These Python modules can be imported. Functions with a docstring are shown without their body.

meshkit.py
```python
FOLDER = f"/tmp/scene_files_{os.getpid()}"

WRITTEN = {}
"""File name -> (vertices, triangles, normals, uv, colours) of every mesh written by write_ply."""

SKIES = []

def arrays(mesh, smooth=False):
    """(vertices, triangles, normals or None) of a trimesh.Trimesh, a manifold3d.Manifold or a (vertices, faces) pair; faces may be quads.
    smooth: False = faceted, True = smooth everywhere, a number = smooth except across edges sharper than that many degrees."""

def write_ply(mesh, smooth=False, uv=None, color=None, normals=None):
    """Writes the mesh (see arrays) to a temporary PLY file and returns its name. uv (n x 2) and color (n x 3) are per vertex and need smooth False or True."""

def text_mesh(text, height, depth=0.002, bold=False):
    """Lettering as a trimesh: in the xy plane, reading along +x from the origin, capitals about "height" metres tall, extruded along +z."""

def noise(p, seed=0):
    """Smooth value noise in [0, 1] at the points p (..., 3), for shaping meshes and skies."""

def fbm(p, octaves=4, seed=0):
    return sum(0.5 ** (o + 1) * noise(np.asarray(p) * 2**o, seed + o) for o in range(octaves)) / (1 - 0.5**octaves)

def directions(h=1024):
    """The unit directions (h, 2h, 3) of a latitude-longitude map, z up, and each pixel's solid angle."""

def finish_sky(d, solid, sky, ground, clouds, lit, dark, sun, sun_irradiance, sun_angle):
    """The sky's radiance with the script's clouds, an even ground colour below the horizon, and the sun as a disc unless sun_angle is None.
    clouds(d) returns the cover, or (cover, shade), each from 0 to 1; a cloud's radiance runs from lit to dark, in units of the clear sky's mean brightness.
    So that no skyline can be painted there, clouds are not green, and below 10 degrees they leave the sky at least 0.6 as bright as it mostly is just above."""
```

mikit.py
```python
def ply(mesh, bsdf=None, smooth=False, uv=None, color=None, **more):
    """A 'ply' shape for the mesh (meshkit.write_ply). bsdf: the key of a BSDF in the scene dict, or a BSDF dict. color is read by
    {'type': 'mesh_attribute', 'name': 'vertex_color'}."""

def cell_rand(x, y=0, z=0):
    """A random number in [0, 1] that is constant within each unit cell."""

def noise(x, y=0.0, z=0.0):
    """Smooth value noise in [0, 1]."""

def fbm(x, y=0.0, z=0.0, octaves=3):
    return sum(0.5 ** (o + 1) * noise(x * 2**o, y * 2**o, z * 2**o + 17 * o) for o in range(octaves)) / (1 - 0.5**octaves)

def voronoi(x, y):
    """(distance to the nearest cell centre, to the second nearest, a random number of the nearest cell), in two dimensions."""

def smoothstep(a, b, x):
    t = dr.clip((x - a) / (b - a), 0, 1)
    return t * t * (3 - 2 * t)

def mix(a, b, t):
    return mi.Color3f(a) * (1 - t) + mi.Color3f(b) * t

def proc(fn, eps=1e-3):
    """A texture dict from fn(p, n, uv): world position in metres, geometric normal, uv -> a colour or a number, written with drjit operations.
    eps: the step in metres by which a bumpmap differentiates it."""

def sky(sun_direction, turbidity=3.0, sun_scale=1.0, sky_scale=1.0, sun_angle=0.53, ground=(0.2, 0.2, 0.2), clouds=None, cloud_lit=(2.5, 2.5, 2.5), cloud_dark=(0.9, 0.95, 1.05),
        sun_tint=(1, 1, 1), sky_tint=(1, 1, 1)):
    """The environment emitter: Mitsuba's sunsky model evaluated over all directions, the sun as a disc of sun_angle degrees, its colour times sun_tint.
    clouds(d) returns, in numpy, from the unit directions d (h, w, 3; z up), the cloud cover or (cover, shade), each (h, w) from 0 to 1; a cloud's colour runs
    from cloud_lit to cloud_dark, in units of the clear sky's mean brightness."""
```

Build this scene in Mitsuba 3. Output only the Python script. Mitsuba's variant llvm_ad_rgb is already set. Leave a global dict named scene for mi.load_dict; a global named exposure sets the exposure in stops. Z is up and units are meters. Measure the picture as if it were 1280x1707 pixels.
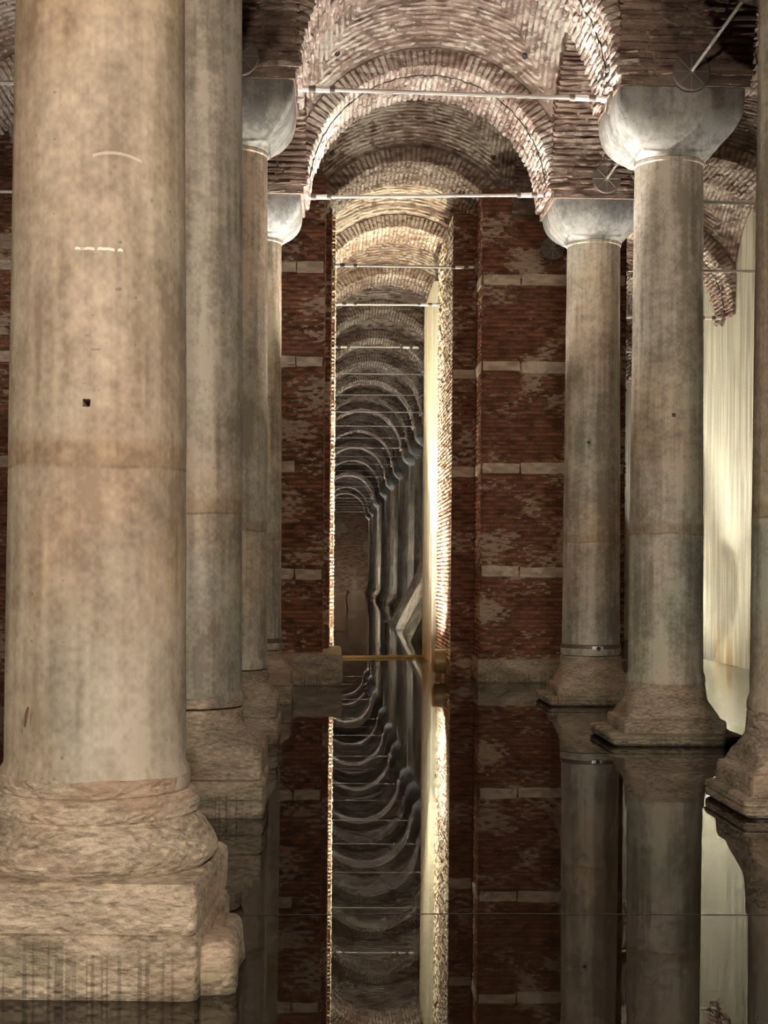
import math, random
import numpy as np, trimesh
import drjit as dr
import mitsuba as mi
import mikit, meshkit
from mikit import proc, noise, fbm, smoothstep, mix, cell_rand

T = mi.ScalarTransform4f
D = 4.8                      # spacing of the columns in metres; the geometry below is written in units of this spacing
scene, labels = {}, {}
rng = np.random.default_rng(7)

# ------------------------------------------------------------------ camera
FOCAL, YAW, ROLL, SHIFT, EYE = 2530.0, 0.0355, 0.0072, 102.6, 0.3762
_r = np.array([math.cos(YAW), -math.sin(YAW), 0.0])
_up = np.array([0, 0, 1.0]) * math.cos(ROLL) - _r * math.sin(ROLL)
_eye = np.array([0, 0, EYE * D])
scene['camera'] = {
    'type': 'perspective', 'fov': 2 * math.degrees(math.atan(640 / FOCAL)), 'fov_axis': 'x', 'near_clip': 0.05, 'far_clip': 400.0,
    'principal_point_offset_x': 0.74 / 1280, 'principal_point_offset_y': -SHIFT / 1707,
    'to_world': T().look_at(origin=_eye.tolist(), target=(_eye + [math.sin(YAW), math.cos(YAW), 0]).tolist(), up=_up.tolist())}
exposure = 3.3

# ------------------------------------------------------------------ unseen lamps lighting the cistern
LAMP = 0.125
WARM, COOL, YEL, YEL2 = (1.0, 0.86, 0.70), (1.0, 0.94, 0.84), (1.0, 0.88, 0.60), (1.0, 0.94, 0.74)


def globe(key, pos, power, col, radius=0.18):
    scene[key] = {'type': 'sphere', 'center': [float(v * D) for v in pos], 'radius': radius, 'bsdf': {'type': 'diffuse', 'reflectance': {'type': 'rgb', 'value': [0.6] * 3}},
                  'emitter': {'type': 'area', 'radiance': {'type': 'rgb', 'value': [LAMP * power * c / (math.pi * radius ** 2) for c in col]}, 'sampling_weight': 2.5}}
    labels[key] = {'label': 'unseen lamp globe behind the viewer, lighting what faces the camera', 'category': 'lamp', 'group': 'unseen lamp globes'}


def spot(key, pos, at, power, col, cutoff=50, beam=None):
    scene[key] = {'type': 'spot', 'to_world': T().look_at(origin=[float(v * D) for v in pos], target=[float(v * D) for v in at], up=[0.01, 0.02, 1]),
                  'intensity': {'type': 'rgb', 'value': [LAMP * power * c for c in col]}, 'cutoff_angle': float(cutoff), 'beam_width': float(beam if beam else cutoff * 0.6),
                  'sampling_weight': 0.5 if pos[1] > 7.05 else 2.0 if 'passage' in key or 'wall' in key else 1.0}


# unseen lamps behind the viewer, placed for warm light on what faces the camera
globe('unseen_front_lamp', (0.08, -1.3, 0.80), 185, WARM)
globe('unseen_front_lamp_002', (0.34, -0.5, 0.95), 125, WARM)
globe('unseen_front_lamp_001', (-0.90, -3.0, 0.28), 400, WARM)
# unseen spots low over the water, placed to light vaults, capitals, columns and walls
spot('light_bay_c', (0.27, 3.72, 0.02), (0.27, 3.80, 1.8), 195, COOL, 38, 22)
spot('light_capital_right', (0.40, 3.50, 0.02), (0.650, 3.46, 1.43), 380, COOL, 6.5)
spot('light_capital_right_far', (1.15, 3.50, 0.02), (0.90, 3.46, 1.37), 90, COOL, 8)
spot('light_capital_d_right_far', (1.15, 4.60, 0.02), (0.90, 4.46, 1.37), 110, COOL, 8)
spot('light_bay_d', (0.27, 4.72, 0.02), (0.27, 4.36, 1.8), 95, COOL, 19, 14)
spot('light_capital_d_right', (0.36, 4.62, 0.02), (0.66, 4.44, 1.40), 220, COOL, 8)
spot('light_capital_d_left', (0.20, 4.62, 0.02), (-0.11, 4.46, 1.40), 420, COOL, 8)
spot('light_capital_c_left', (0.12, 3.52, 0.02), (-0.11, 3.46, 1.40), 60, COOL, 9)
spot('light_aisle_left', (-0.75, 3.9, 0.02), (-0.75, 4.2, 1.8), 45, COOL, 50, 40)
spot('light_passage_left', (0.03, 5.90, 0.04), (0.4387, 5.95, 1.15), 78, YEL2, 56, 22)
spot('light_passage_right', (0.36, 5.66, 0.09), (0.0, 6.15, 0.8), 60, YEL2, 60, 45)
spot('light_passage_up', (0.22, 5.98, 0.02), (0.24, 6.55, 1.8), 330, YEL, 25, 16)
spot('light_passage_mid', (0.22, 5.90, 0.02), (0.24, 5.75, 1.8), 22, YEL2, 30, 20)
spot('light_plaster_wall', (1.12, 7.25, 0.02), (1.71, 6.45, 0.95), 190, YEL2, 55, 30)
spot('light_aisle_right', (1.22, 6.45, 0.02), (1.25, 6.2, 1.8), 60, COOL, 45, 35)
spot('light_aisle_right_far', (1.22, 8.45, 0.02), (1.25, 8.2, 1.8), 60, COOL, 45, 35)
for _k, (_r, _p) in enumerate([(6, 95), (7, 80), (8, 95), (9, 50), (10, 100), (11, 60), (12, 95), (14, 100), (16, 110), (18, 120), (21, 140), (24, 150), (26, 150)]):
    spot('light_corridor_%03d' % _k, (0.30, 1.4552 + _r + 0.36, 0.02), (0.31, 1.4552 + _r - 0.05, 1.8), _p, YEL2 if _k < 3 else COOL, 21, 16)
spot('light_flared_foot', (0.20, 8.3, 0.06), (0.55, 10.4, 0.5), 34, YEL2, 40, 30)
for _k, (_y, _p) in enumerate([(10.2, 14), (13.0, 16), (16.5, 22), (21.5, 40)]):
    spot('light_far_columns_%03d' % _k, (0.02, _y, 0.30), (0.70, _y + 1.2, 0.55), _p, COOL, 80, 60)
spot('light_end_wall', (0.2, 27.4, 0.05), (0.2, 28.4, 0.9), 25, WARM, 70, 50)

# ------------------------------------------------------------------ materials


def rgb(*v):
    return {'type': 'rgb', 'value': list(v)}


def principled(key, fn, rough=0.75, bump=None, scale=1.0, spec=0.3, eps=2e-3):
    b = {'type': 'principled', 'base_color': proc(fn) if callable(fn) else rgb(*fn), 'roughness': rough, 'specular': spec}
    if bump is not None:
        b = {'type': 'bumpmap', 'arbitrary': proc(bump, eps), 'scale': scale, 'bsdf': b}
    scene[key] = {'type': 'twosided', 'bsdf': b}


def marble_color(dark, light, warm, cool, streak=1.0, blotch=1.0, marks=False):
    def fn(p, n, uv):
        wob = fbm(p.x * 1.3, p.y * 1.3, p.z * 0.8, 2) - 0.5
        s1 = fbm(p.x * 5 + wob, p.y * 5, p.z * 0.45 + p.x * 0.4, 3)
        s2 = fbm(p.x * 26, p.y * 26, p.z * 1.1, 3)
        s3 = fbm(p.x * 50, p.y * 50, p.z * 34, 2)
        fine = fbm(p.x * 15, p.y * 15, p.z * 13, 3)
        blot = fbm(p.x * 3.2, p.y * 3.2, p.z * 2.4, 4)
        c = mix(dark, light, dr.clip(0.5 + (s1 - 0.5) * 1.8 * streak + (s2 - 0.5) * 1.2 * streak + (s3 - 0.5) * 0.7 * blotch + (blot - 0.5) * 1.5 * blotch + (fine - 0.5) * 0.9 * blotch, 0, 1))
        t = fbm(p.x * 1.1 + 7, p.y * 1.1, p.z * 0.55 + 3, 3)
        c = c * mix((1, 1, 1), warm, smoothstep(0.40, 0.66, t))
        g = fbm(p.x * 1.7 + 31, p.y * 1.7, p.z * 0.8, 2)
        c = c * mix((1, 1, 1), cool, smoothstep(0.45, 0.72, g))
        # the old water level left in the marble, about 2.3 m above the present one
        zz = p.z + (fbm(p.x * 3, p.y * 3, 0, 2) - 0.5) * 0.05
        band = smoothstep(2.24, 2.27, zz) * (1 - smoothstep(2.34, 2.40, zz)) * (0.25 + 0.9 * blot)
        line = smoothstep(2.252, 2.258, zz) * (1 - smoothstep(2.264, 2.272, zz)) * smoothstep(0.35, 0.6, s1)
        c = c * mix((1, 1, 1), (0.72, 0.60, 0.47), dr.clip(band, 0, 1) * 0.8) * (1 - 0.4 * line)
        # greyer, scaled marble below that level
        below = (1 - smoothstep(2.15, 2.28, zz)) * smoothstep(0.42, 0.56, fbm(p.x * 2.1, p.y * 2.1 + 5, p.z * 0.7, 3))
        c = c * mix((1, 1, 1), (0.84, 0.88, 0.92), below)
        pit = smoothstep(0.90, 0.94, noise(p.x * 34, p.y * 34, p.z * 34 + 5)) * smoothstep(0.5, 0.65, blot)
        c = c * (1 - 0.35 * pit)
        if marks:                           # a broken line of lime and a long scratch on the nearest shaft
            f1 = noise(p.x * 60, 3, 1)
            line1 = (1 - smoothstep(0.004, 0.008, dr.abs(p.z - 3.199 - 0.007 * (f1 - 0.5)))) * smoothstep(-1.135, -1.125, p.x) * (1 - smoothstep(-0.91, -0.90, p.x)) * smoothstep(0.35, 0.5, f1)
            line2 = (1 - smoothstep(0.004, 0.009, dr.abs(p.z - 3.62 + dr.square(p.x + 0.94) * 1.9))) * smoothstep(-1.04, -1.03, p.x) * (1 - smoothstep(-0.84, -0.83, p.x))
            c = mix(c, (0.86, 0.78, 0.66), dr.clip(line1 + line2 * 0.4, 0, 1))
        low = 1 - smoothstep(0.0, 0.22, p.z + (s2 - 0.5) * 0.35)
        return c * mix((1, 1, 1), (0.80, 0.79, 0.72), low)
    return fn


def marble_bump(p, n, uv):
    return fbm(p.x * 26, p.y * 26, p.z * 6, 3) * 0.7 + noise(p.x * 90, p.y * 90, p.z * 70) * 0.3


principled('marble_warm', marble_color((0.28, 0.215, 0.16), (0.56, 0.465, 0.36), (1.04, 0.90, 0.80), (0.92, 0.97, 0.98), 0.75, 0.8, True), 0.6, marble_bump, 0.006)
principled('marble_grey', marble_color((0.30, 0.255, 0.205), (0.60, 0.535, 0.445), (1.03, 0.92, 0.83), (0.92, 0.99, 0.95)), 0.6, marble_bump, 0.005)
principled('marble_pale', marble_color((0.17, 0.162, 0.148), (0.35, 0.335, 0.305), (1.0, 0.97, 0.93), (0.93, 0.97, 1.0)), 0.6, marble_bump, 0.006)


def stone_color(p, n, uv):
    a, b = fbm(p.x * 4, p.y * 4, p.z * 9, 3), fbm(p.x * 30, p.y * 30, p.z * 60, 3)
    g = noise(p.x * 160, p.y * 160, p.z * 190)
    c = mix((0.21, 0.162, 0.120), (0.53, 0.44, 0.335), dr.clip(0.5 + (a - 0.5) * 1.3 + (b - 0.5) * 1.5 + (g - 0.5) * 0.45, 0, 1))
    c = mix(c, (0.38, 0.245, 0.175), smoothstep(0.48, 0.72, fbm(p.x * 1.6 + 4, p.y * 1.6, p.z * 3.4, 3)) * 0.55)
    grey = (1 - smoothstep(0.10, 0.30, p.z + (a - 0.5) * 0.2)) * smoothstep(0.3, 0.6, fbm(p.x * 2.2, p.y * 2.2 + 8, p.z * 4, 2))
    c = c * mix((1, 1, 1), (0.66, 0.71, 0.67), grey)
    drip = smoothstep(0.56, 0.68, noise(p.x * 105, p.y * 10, p.z * 1.6)) * (1 - smoothstep(0.08, 0.26, p.z + (a - 0.5) * 0.2)) * smoothstep(0.50, 0.66, noise(p.x * 2.1 + 2.6, p.y * 1.2, 0))
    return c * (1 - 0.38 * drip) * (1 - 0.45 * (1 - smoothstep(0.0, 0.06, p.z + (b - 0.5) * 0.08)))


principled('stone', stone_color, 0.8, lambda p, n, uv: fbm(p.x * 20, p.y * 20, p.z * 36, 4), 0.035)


def brick_color(lo, hi, lime, amount, f=1.0, soft=0.12):
    def fn(p, n, uv):
        a = noise(p.x * 6.3, p.y * 6.3, p.z * 13.7)
        b = fbm(p.x * 34, p.y * 34, p.z * 60, 3)
        c = mix(lo, hi, dr.clip(0.5 + (a - 0.5) * 1.5 + (b - 0.5) * 0.9, 0, 1))
        w = fbm(p.x * 1.5 * f + 3, p.y * 1.5 * f, p.z * 1.7 * f, 3) + (fbm(p.x * 12, p.y * 12, p.z * 20, 3) - 0.5) * 0.75
        return mix(c, lime, smoothstep(amount, amount + soft, w) * (0.45 + 0.55 * b))
    return fn


grit = lambda p, n, uv: fbm(p.x * 38, p.y * 38, p.z * 48, 3)
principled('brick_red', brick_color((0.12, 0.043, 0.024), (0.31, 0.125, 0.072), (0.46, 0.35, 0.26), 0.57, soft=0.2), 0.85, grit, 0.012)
principled('mortar_brown', brick_color((0.07, 0.032, 0.019), (0.18, 0.09, 0.056), (0.48, 0.37, 0.28), 0.55, soft=0.2), 0.95, grit, 0.015)
principled('brick_limed', brick_color((0.17, 0.105, 0.085), (0.43, 0.335, 0.285), (0.62, 0.565, 0.50), 0.42, soft=0.22), 0.9, grit, 0.014)
principled('mortar_limed', brick_color((0.12, 0.08, 0.06), (0.29, 0.225, 0.18), (0.48, 0.42, 0.355), 0.54, soft=0.22), 0.95, grit, 0.02)
principled('brick_brown', brick_color((0.10, 0.058, 0.045), (0.27, 0.185, 0.145), (0.44, 0.365, 0.30), 0.54, soft=0.22), 0.9, grit, 0.014)
principled('mortar_brown_limed', brick_color((0.12, 0.085, 0.066), (0.26, 0.20, 0.16), (0.40, 0.34, 0.28), 0.56, soft=0.22), 0.95, grit, 0.02)
principled('brick_lit_tone', brick_color((0.36, 0.28, 0.19), (0.60, 0.52, 0.40), (0.70, 0.65, 0.55), 0.45, soft=0.2), 0.9, grit, 0.014)  # paler copy for the lamp-lit pier faces, their brightness put into the colour
principled('band_stone', brick_color((0.36, 0.27, 0.20), (0.60, 0.49, 0.38), (0.68, 0.58, 0.47), 0.6), 0.85, grit, 0.016)


def plaster_color(p, n, uv):
    s = fbm(p.x * 9, p.y * 9, p.z * 0.6, 3)
    c = mix((0.46, 0.435, 0.35), (0.74, 0.715, 0.60), dr.clip(0.5 + (s - 0.5) * 2.4, 0, 1))
    rust = (1 - smoothstep(0.1, 1.0, p.z + (s - 0.5) * 0.8)) * smoothstep(0.35, 0.7, fbm(p.x * 2.5, p.y * 2.5, p.z * 0.5, 2))
    return mix(c, (0.40, 0.27, 0.12), rust * 0.8)


scene['plaster'] = {'type': 'twosided', 'bsdf': {'type': 'diffuse', 'reflectance': proc(plaster_color)}}
principled('render_yellow', plaster_color, 0.8)


def far_brick(p, n, uv):
    row = p.z / 0.09
    edge = row - dr.floor(row)
    a = cell_rand(dr.floor(p.x / 0.36 + 0.5 * cell_rand(dr.floor(row))), dr.floor(row), 0)
    c = mix((0.10, 0.06, 0.04), (0.26, 0.17, 0.12), a)
    c = mix((0.24, 0.18, 0.13), c, smoothstep(0.05, 0.25, edge))
    return mix(c, (0.30, 0.27, 0.22), smoothstep(0.55, 0.72, fbm(p.x * 0.9, p.z * 0.7, 1, 3)) * 0.6)


principled('far_brick', far_brick, 0.9)
scene['steel'] = {'type': 'twosided', 'bsdf': {'type': 'principled', 'base_color': rgb(0.60, 0.56, 0.52), 'metallic': 0.45, 'roughness': 0.38}}
scene['steel_bright'] = {'type': 'twosided', 'bsdf': {'type': 'principled', 'base_color': rgb(0.85, 0.82, 0.78), 'metallic': 0.35, 'roughness': 0.35}}
scene['iron'] = {'type': 'twosided', 'bsdf': {'type': 'principled', 'base_color': rgb(0.17, 0.135, 0.115), 'metallic': 0.3, 'roughness': 0.6}}
scene['iron_rib'] = {'type': 'twosided', 'bsdf': {'type': 'principled', 'base_color': rgb(0.36, 0.31, 0.27), 'metallic': 0.4, 'roughness': 0.5}}
scene['dark_rubber'] = {'type': 'twosided', 'bsdf': {'type': 'principled', 'base_color': rgb(0.03, 0.022, 0.018), 'roughness': 0.6}}
scene['rust'] = {'type': 'twosided', 'bsdf': {'type': 'principled', 'base_color': rgb(0.12, 0.04, 0.015), 'roughness': 0.8}}
scene['bronze'] = {'type': 'twosided', 'bsdf': {'type': 'principled', 'base_color': rgb(0.36, 0.23, 0.11), 'metallic': 0.2, 'roughness': 0.45}}
scene['brass'] = {'type': 'twosided', 'bsdf': {'type': 'principled', 'base_color': rgb(0.30, 0.20, 0.07), 'metallic': 0.3, 'roughness': 0.5}}
scene['water_surface'] = {'type': 'plastic', 'diffuse_reflectance': rgb(0.030, 0.019, 0.010), 'int_ior': 1.38, 'nonlinear': True}

# ------------------------------------------------------------------ mesh helpers


def put(key, mesh, bsdf, smooth=False):
    if isinstance(mesh, trimesh.Trimesh):
        v, f = np.asarray(mesh.vertices), np.asarray(mesh.faces)
    else:
        v, f = mesh
    scene[key] = mikit.ply((np.asarray(v, float) * D, f), bsdf, smooth)
    return key


def num(base, k):
    return base if k == 0 else '%s_%03d' % (base, k)


def tag(key, label=None, category=None, group=None, kind=None):
    labels[key] = {a: b for a, b in (('label', label), ('category', category), ('group', group), ('kind', kind)) if b}
    return key


def box(x0, x1, y0, y1, z0, z1):
    b = trimesh.creation.box((x1 - x0, y1 - y0, z1 - z0))
    b.apply_translation(((x0 + x1) / 2, (y0 + y1) / 2, (z0 + z1) / 2))
    return b


def solid(sections, n=96, noise_amp=0.0, freq=30.0, seed=0, steps=1, center=(0, 0), rot=0.0, amp_fn=None):
    """A closed body of stacked sections (z, half width, exponent): exponent 2 is a circle, 14 nearly a square."""
    sec = np.array(sections, float)
    if steps > 1:
        t = np.linspace(0, len(sec) - 1, (len(sec) - 1) * steps + 1)
        i = np.minimum(t.astype(int), len(sec) - 2)
        u = (t - i)[:, None]
        sec = sec[i] * (1 - u) + sec[i + 1] * u
    th = np.linspace(0, 2 * np.pi, n, endpoint=False) + np.pi / 4
    c, s = np.cos(th), np.sin(th)
    e = sec[:, 2:3]
    r = sec[:, 1:2] / (np.abs(c) ** e + np.abs(s) ** e) ** (1 / e)
    P = np.stack([r * c, r * s, np.broadcast_to(sec[:, :1], r.shape)], -1)
    if noise_amp:
        d = (meshkit.fbm(P * freq + 50 + np.array([center[0], center[1], 0]) * 40, 3, seed) - 0.5) * 2 * noise_amp
        if amp_fn is not None:
            d = d * amp_fn(P)
        P[..., 0] += d * c
        P[..., 1] += d * s
    m = len(sec)
    P = P.reshape(-1, 3)
    a = np.arange(m * n).reshape(m, n)
    q = np.stack([a[:-1], np.roll(a[:-1], -1, 1), np.roll(a[1:], -1, 1), a[1:]], -1).reshape(-1, 4)
    f = np.vstack([q[:, [0, 1, 2]], q[:, [0, 2, 3]]])
    bot, top = len(P), len(P) + 1
    P = np.vstack([P, [[0, 0, sec[0, 0]], [0, 0, sec[-1, 0]]]])
    r0, r1 = a[0], a[-1]
    f = np.vstack([f, np.stack([np.roll(r0, -1), r0, np.full(n, bot)], 1), np.stack([r1, np.roll(r1, -1), np.full(n, top)], 1)])
    cr, sr = math.cos(rot), math.sin(rot)
    P = np.stack([center[0] + cr * P[:, 0] - sr * P[:, 1], center[1] + sr * P[:, 0] + cr * P[:, 1], P[:, 2]], 1)
    return trimesh.Trimesh(P, f, process=False)


def rough_block(x0, x1, y0, y1, z0, z1, amp=0.003, freq=28, bev=0.008, seed=0, div=(14, 6, 6)):
    """a weathered block: a subdivided box with worn edges and an uneven surface"""
    def face(u, v):
        a, b = np.meshgrid(np.linspace(-1, 1, u + 1), np.linspace(-1, 1, v + 1), indexing='ij')
        i = np.arange((u + 1) * (v + 1)).reshape(u + 1, v + 1)
        q = np.stack([i[:-1, :-1], i[1:, :-1], i[1:, 1:], i[:-1, 1:]], -1).reshape(-1, 4)
        return a.ravel(), b.ravel(), q
    V, F, at = [], [], 0
    for ax in range(3):
        u, v = div[(ax + 1) % 3], div[(ax + 2) % 3]
        a, b, q = face(u, v)
        for sgn in (-1, 1):
            p = np.zeros((len(a), 3))
            p[:, ax], p[:, (ax + 1) % 3], p[:, (ax + 2) % 3] = sgn, a, b
            V.append(p)
            F.append((q if sgn > 0 else q[:, ::-1]) + at)
            at += len(a)
    P, F = np.vstack(V), np.vstack(F)
    h = np.array([x1 - x0, y1 - y0, z1 - z0]) / 2
    c = np.array([x0 + x1, y0 + y1, z0 + z1]) / 2
    Q = P * h
    inner = np.clip(Q, -(h - bev), h - bev)
    dvec = Q - inner
    ln = np.linalg.norm(dvec, axis=1, keepdims=True)
    Q = inner + dvec / np.maximum(ln, 1e-9) * bev * (ln > 0)
    d = (meshkit.fbm((Q + c) * freq, 4, seed) - 0.5) * 2 * amp
    nrm = P / np.linalg.norm(P, axis=1, keepdims=True)
    Q = Q + c + nrm * d[:, None]
    m = trimesh.Trimesh(Q, np.vstack([F[:, [0, 1, 2]], F[:, [0, 2, 3]]]), process=False)
    m.merge_vertices(digits_vertex=6)
    return m


def tube(pts, r, n=10, caps=True):
    pts = np.asarray(pts, float)
    rr = np.broadcast_to(np.asarray(r, float), (len(pts),))
    tang = np.gradient(pts, axis=0)
    tang /= np.linalg.norm(tang, axis=1, keepdims=True)
    ref = np.array([0, 0, 1.0]) if abs(tang[0, 2]) < 0.8 else np.array([1.0, 0, 0])
    a = np.arange(n) * 2 * np.pi / n
    V = []
    for p, t, q in zip(pts, tang, rr):
        u = np.cross(t, ref)
        u /= np.linalg.norm(u)
        w = np.cross(t, u)
        V.append(p + q * (np.cos(a)[:, None] * u + np.sin(a)[:, None] * w))
    V = np.vstack(V)
    i = np.arange(len(pts) * n).reshape(len(pts), n)
    q = np.stack([i[:-1], i[1:], np.roll(i[1:], -1, 1), np.roll(i[:-1], -1, 1)], -1).reshape(-1, 4)
    f = np.vstack([q[:, [0, 1, 2]], q[:, [0, 2, 3]]])
    if caps:
        V = np.vstack([V, pts[:1], pts[-1:]])
        b, t = len(V) - 2, len(V) - 1
        f = np.vstack([f, np.stack([i[0], np.roll(i[0], -1), np.full(n, b)], 1), np.stack([np.roll(i[-1], -1), i[-1], np.full(n, t)], 1)])
    return trimesh.Trimesh(V, f, process=False)


def rod(p, q, r, n=12):
    return tube([p, q], r, n)


# ------------------------------------------------------------------ bricks
STATIONS = np.array([-0.5, -0.2, 0.17, 0.5])


def brick_mesh(B, seed=0, jitter=1.0, chamfer=0.22):
    """B: rows of centre(3), U(3), V(3), N(3), length, thickness, proud, embedded. Returns the vertices (k, 24, 3) and the 40 triangles of one brick."""
    r = np.random.default_rng(seed)
    k = len(B)
    C, U, V, N = B[:, 0:3], B[:, 3:6], B[:, 6:9], B[:, 9:12]
    L, t, p, e = (B[:, 12 + j][:, None, None] for j in range(4))
    ch = chamfer * t
    one = np.ones((k, 4, 1))
    end = np.array([1, 0, 0, 1.0])[None, :, None]
    v = np.concatenate([-0.5 * t * one, -0.5 * t * one, (-0.5 * t + ch) * one, (0.5 * t - ch) * one, 0.5 * t * one, 0.5 * t * one], 2)
    front = p - 1.1 * ch * end
    nn = np.concatenate([-e * one, front - ch, front * one, front * one, front - ch, -e * one], 2)
    u = STATIONS[None, :, None] * L * np.ones((1, 1, 6)) * (1 - 0.03 * end)
    j = jitter * t
    v = v + r.normal(0, 0.075, (k, 4, 6)) * j + r.normal(0, 0.07, (k, 4, 1)) * j
    nn[:, :, 1:5] += (r.normal(0, 0.09, (k, 4, 4)) * j + r.normal(0, 0.06, (k, 4, 1)) * j)
    u = u + r.normal(0, 0.14, (k, 4, 6)) * j
    P = C[:, None, None] + u[..., None] * U[:, None, None] + v[..., None] * V[:, None, None] + nn[..., None] * N[:, None, None]
    f = []
    for s in range(3):
        for q in range(5):
            a, b = s * 6 + q, s * 6 + q + 1
            f += [(a, a + 6, b + 6), (a, b + 6, b)]
    for q in range(1, 5):
        f += [(0, q, q + 1), (18, 18 + q + 1, 18 + q)]
    return P.reshape(k, 24, 3), np.array(f)


def view_score(B):
    C = B[:, 0:3]
    lat = C[:, 0] * math.cos(YAW) - C[:, 1] * math.sin(YAW)
    dep = C[:, 1] * math.cos(YAW) + C[:, 0] * math.sin(YAW)
    ok = dep > 0.3
    dep = np.maximum(dep, 0.3)
    px = 640 + FOCAL * lat / dep + ROLL * FOCAL * (C[:, 2] - EYE) / dep
    py = 853.5 + SHIFT - FOCAL * (C[:, 2] - EYE) / dep
    ok &= (px > 2) & (px < 1278) & (py > 2) & (py < 1705)
    to = np.array([0, 0, EYE]) - C
    facing = np.abs((to / np.linalg.norm(to, axis=1, keepdims=True) * B[:, 9:12]).sum(1))
    return np.where(ok, B[:, 12] * B[:, 13] / dep ** 2 * (0.15 + facing), 0), px, py


def lay(holder, B, bsdf, single=0, seen=None, seed=0, part='brick', stuff='brickwork', jitter=1.0):
    """Lays bricks on their holder: those that show largest each get an entry of their own, the rest is one part of kind stuff."""
    B = np.asarray(B, float).reshape(-1, 16)
    if not len(B):
        return
    P, f = brick_mesh(B, seed, jitter)
    own = np.zeros(len(B), bool)
    if single:
        s, px, py = view_score(B)
        if seen is not None:
            s = np.where(seen(px, py), s, 0)
        order = np.argsort(-s)[:single]
        own[order[s[order] > 0]] = True
    for k, i in enumerate(np.nonzero(own)[0]):
        put(num('%s__%s' % (holder, part), k), (P[i], f), bsdf)
    rest = P[~own]
    if len(rest):
        F = (f[None] + (np.arange(len(rest)) * 24)[:, None, None]).reshape(-1, 3)
        key = put('%s__%s' % (holder, stuff), (rest.reshape(-1, 3), F), bsdf)
        labels[key] = {'kind': 'stuff'}


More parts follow.
